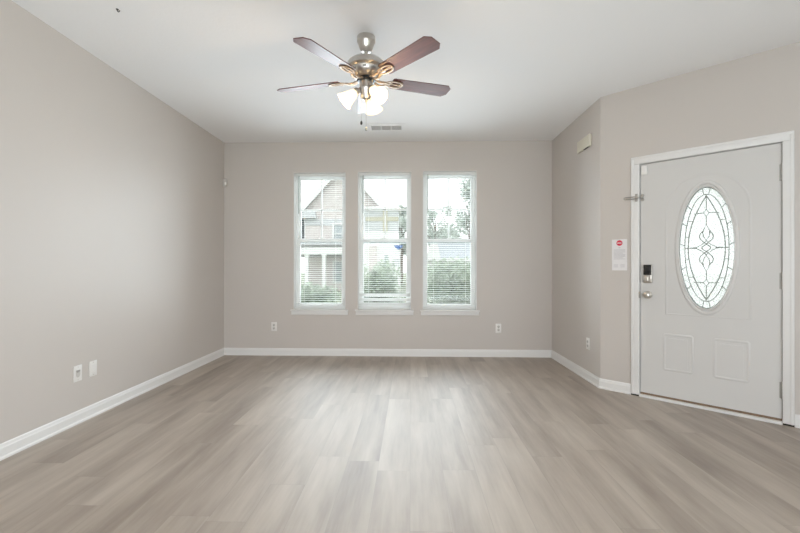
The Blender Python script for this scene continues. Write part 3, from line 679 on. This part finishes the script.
tree((6.2, 56, -0.30), 7.2, 4.6, 5.2, 24, 'broad distant tree behind the blue-grey roof', 2000)

# brick house with a steep front gable
ha = tag(empty('brick_house', (-4.15, 25.0, -0.3)), 'pale brick house with a steep white-trimmed gable across the street', 'house')
q = MB(); q.prism([(-2.45, 0), (2.45, 0), (2.45, 5.04), (0, 7.80), (-2.45, 5.04)], 0, 8.0, 'y'); q.build('gable_wall', M['brick'], ha)
q = MB()
for s in (-1, 1): q.prism([(s * 2.85, 4.66), (0, 7.88), (0, 8.06), (s * 2.95, 4.74)], -0.35, 8.2, 'y')
q.build('roof', M['roof2'], ha)
q = MB()
for s in (-1, 1): q.prism([(s * 2.80, 4.55), (0, 7.62), (0, 7.98), (s * 2.92, 4.72)], -0.42, -0.34, 'y')
q.build('rake_trim', M['white_out'], ha)
for s in (-1, 1):
    q = MB(); q.box(min(s * 1.75, s * 2.85), max(s * 1.75, s * 2.85), -0.36, 0.05, 4.62, 4.95); q.box(min(s * 1.70, s * 2.9), max(s * 1.70, s * 2.9), -0.40, 0.05, 4.46, 4.62); q.build('cornice_return', M['siding'], ha)
q = MB(); q.box(-2.5, 2.5, -0.06, 0.02, 4.05, 4.45); q.build('trim_band', M['siding'], ha)
def hwin(p, x0, x1, z0, z1, y=0.0):
    f = MB(); b = 0.11
    f.box(x0 - b, x0, y - 0.08, y, z0 - b, z1 + b); f.box(x1, x1 + b, y - 0.08, y, z0 - b, z1 + b); f.box(x0, x1, y - 0.08, y, z1, z1 + b); f.box(x0, x1, y - 0.08, y, z0 - b, z0); f.box(x0, x1, y - 0.07, y, (z0 + z1) / 2 - 0.04, (z0 + z1) / 2 + 0.04)
    o = f.build('window', M['white_out'], p); g = MB(); g.box(x0, x1, y - 0.03, y - 0.005, z0, z1); g.build('pane', M['pane_out'], o)
hwin(ha, -0.62, 0.40, 2.95, 4.30 - 0.2); hwin(ha, -0.60, 0.35, 0.55, 1.75)
for x in (-2.66, ): 
    q = MB(); q.box(-2.72, -2.48, -0.05, 0.02, 3.20, 4.75); q.build('shutter', M['shutter'], ha)
q = MB(); q.prism([(-1.6, 2.72), (0.0, 2.05), (0.0, 2.20), (-1.6, 2.90)], -2.9, 1.35, 'x'); q.build('porch_roof', M['roof2'], ha)
for x in (-2.75, -1.98, -0.95, 1.25):
    q = MB(); q.box(x - 0.10, x + 0.10, -1.45, -1.25, 0.0, 2.25, 0.01); q.box(x - 0.14, x + 0.14, -1.49, -1.21, 2.10, 2.25); q.box(x - 0.14, x + 0.14, -1.49, -1.21, 0.0, 0.16); q.build('porch_column', M['white_out'], ha)
q = MB(); q.box(-2.9, 1.35, -1.52, -1.18, 2.20, 2.62); q.build('porch_beam', M['white_out'], ha)
# white wing with grey upper siding and tan trim
hb = tag(empty('grey_sided_house', (-1.66, 22.0, -0.3)), 'white house front with grey upper siding crossed by tan trim', 'house')
q = MB(); q.box(-0.99, 0.98, 0, 1.8, 0, 3.40); q.build('lower_wall', M['white_out'], hb)
q = MB(); q.box(-0.99, 0.98, 0, 1.8, 3.40, 4.66); q.build('upper_siding', M['siding'], hb)
q = MB(); q.box(-0.80, 1.0, -0.05, 0.0, 3.98, 4.20); q.build('trim_board', M['tan_out'], hb)
q = MB(); q.box(0.14, 0.40, -0.045, 0.0, 3.40, 4.62); q.build('trim_board', M['tan_out'], hb)
q = MB(); q.prism([(-1.12, 4.62), (1.12, 4.62), (1.10, 4.74), (-1.10, 4.74)], -0.2, 2.0, 'y'); q.build('flat_roof', M['white_out'], hb)
q = MB(); q.box(-0.62, -0.18, -0.16, 0.0, 0.0, 2.60); q.build('brick_pillar', M['brick'], hb)
q = MB(); q.box(0.24, 0.44, -0.03, 0.0, 0.9, 2.10, 0.005); q.build('narrow_window', M['pane_out'], hb)
# bungalow with the blue-grey roof
hc = tag(empty('bungalow', (3.0, 28.0, -0.3)), 'low white bungalow under a blue-grey shingle roof behind the right shrub', 'house')
q = MB(); q.box(-1.9, 3.8, 0.3, 5.5, 0, 2.05); q.build('wall', M['white_out'], hc)
q = MB(); q.prism([(-0.1, 2.0), (2.9, 3.55), (5.9, 2.0)], -1.35, 4.1, 'x'); q.build('roof', M['roof'], hc)
q = MB(); q.prism([(-1.95, 1.9), (-0.9, 1.9), (-1.15, 3.2), (-1.55, 3.3)], -0.30, 0.5, 'y'); q.build('white_gable', M['white_out'], hc)
q = MB(); q.box(-1.4, 4.15, -0.14, -0.02, 1.86, 2.06); q.build('fascia', M['white_out'], hc)
hwin(hc, 0.2, 1.1, 0.9, 1.7, 0.3)
# garden post with a blue cap, and a slim dark post, beyond the middle shrub
gpst = tag(empty('garden_post', (-0.36, 12.0, -0.3)), 'white garden post with a blue cap seen past the middle shrub', 'post')
q = MB(); q.box(-0.05, 0.05, -0.05, 0.05, 0, 1.96, 0.008); q.build('post', M['white_out'], gpst)
q = MB(); q.prism([(-0.12, 2.05), (-0.02, 1.97), (0.02, 1.97), (0.12, 2.05), (0.12, 2.09), (-0.12, 2.09)], -0.10, 0.10, 'y'); q.build('cap', M['blue'], gpst)
q = MB(); q.box(-0.19, 0.02, -0.07, -0.05, 1.46, 1.68); q.build('sign_board', M['siding'], gpst)
dp = MB(); dp.tube([(0, 0, 0), (0, 0, 1.95)], 0.03, 10); dp.lathe([(0.045, 1.95), (0.05, 1.97), (0.02, 2.01)], 12)
tag(dp.build('dark_post', M['came'], None, loc=(-0.05, 9.0, -0.3)), 'slim dark post at the right edge of the middle window', 'post')
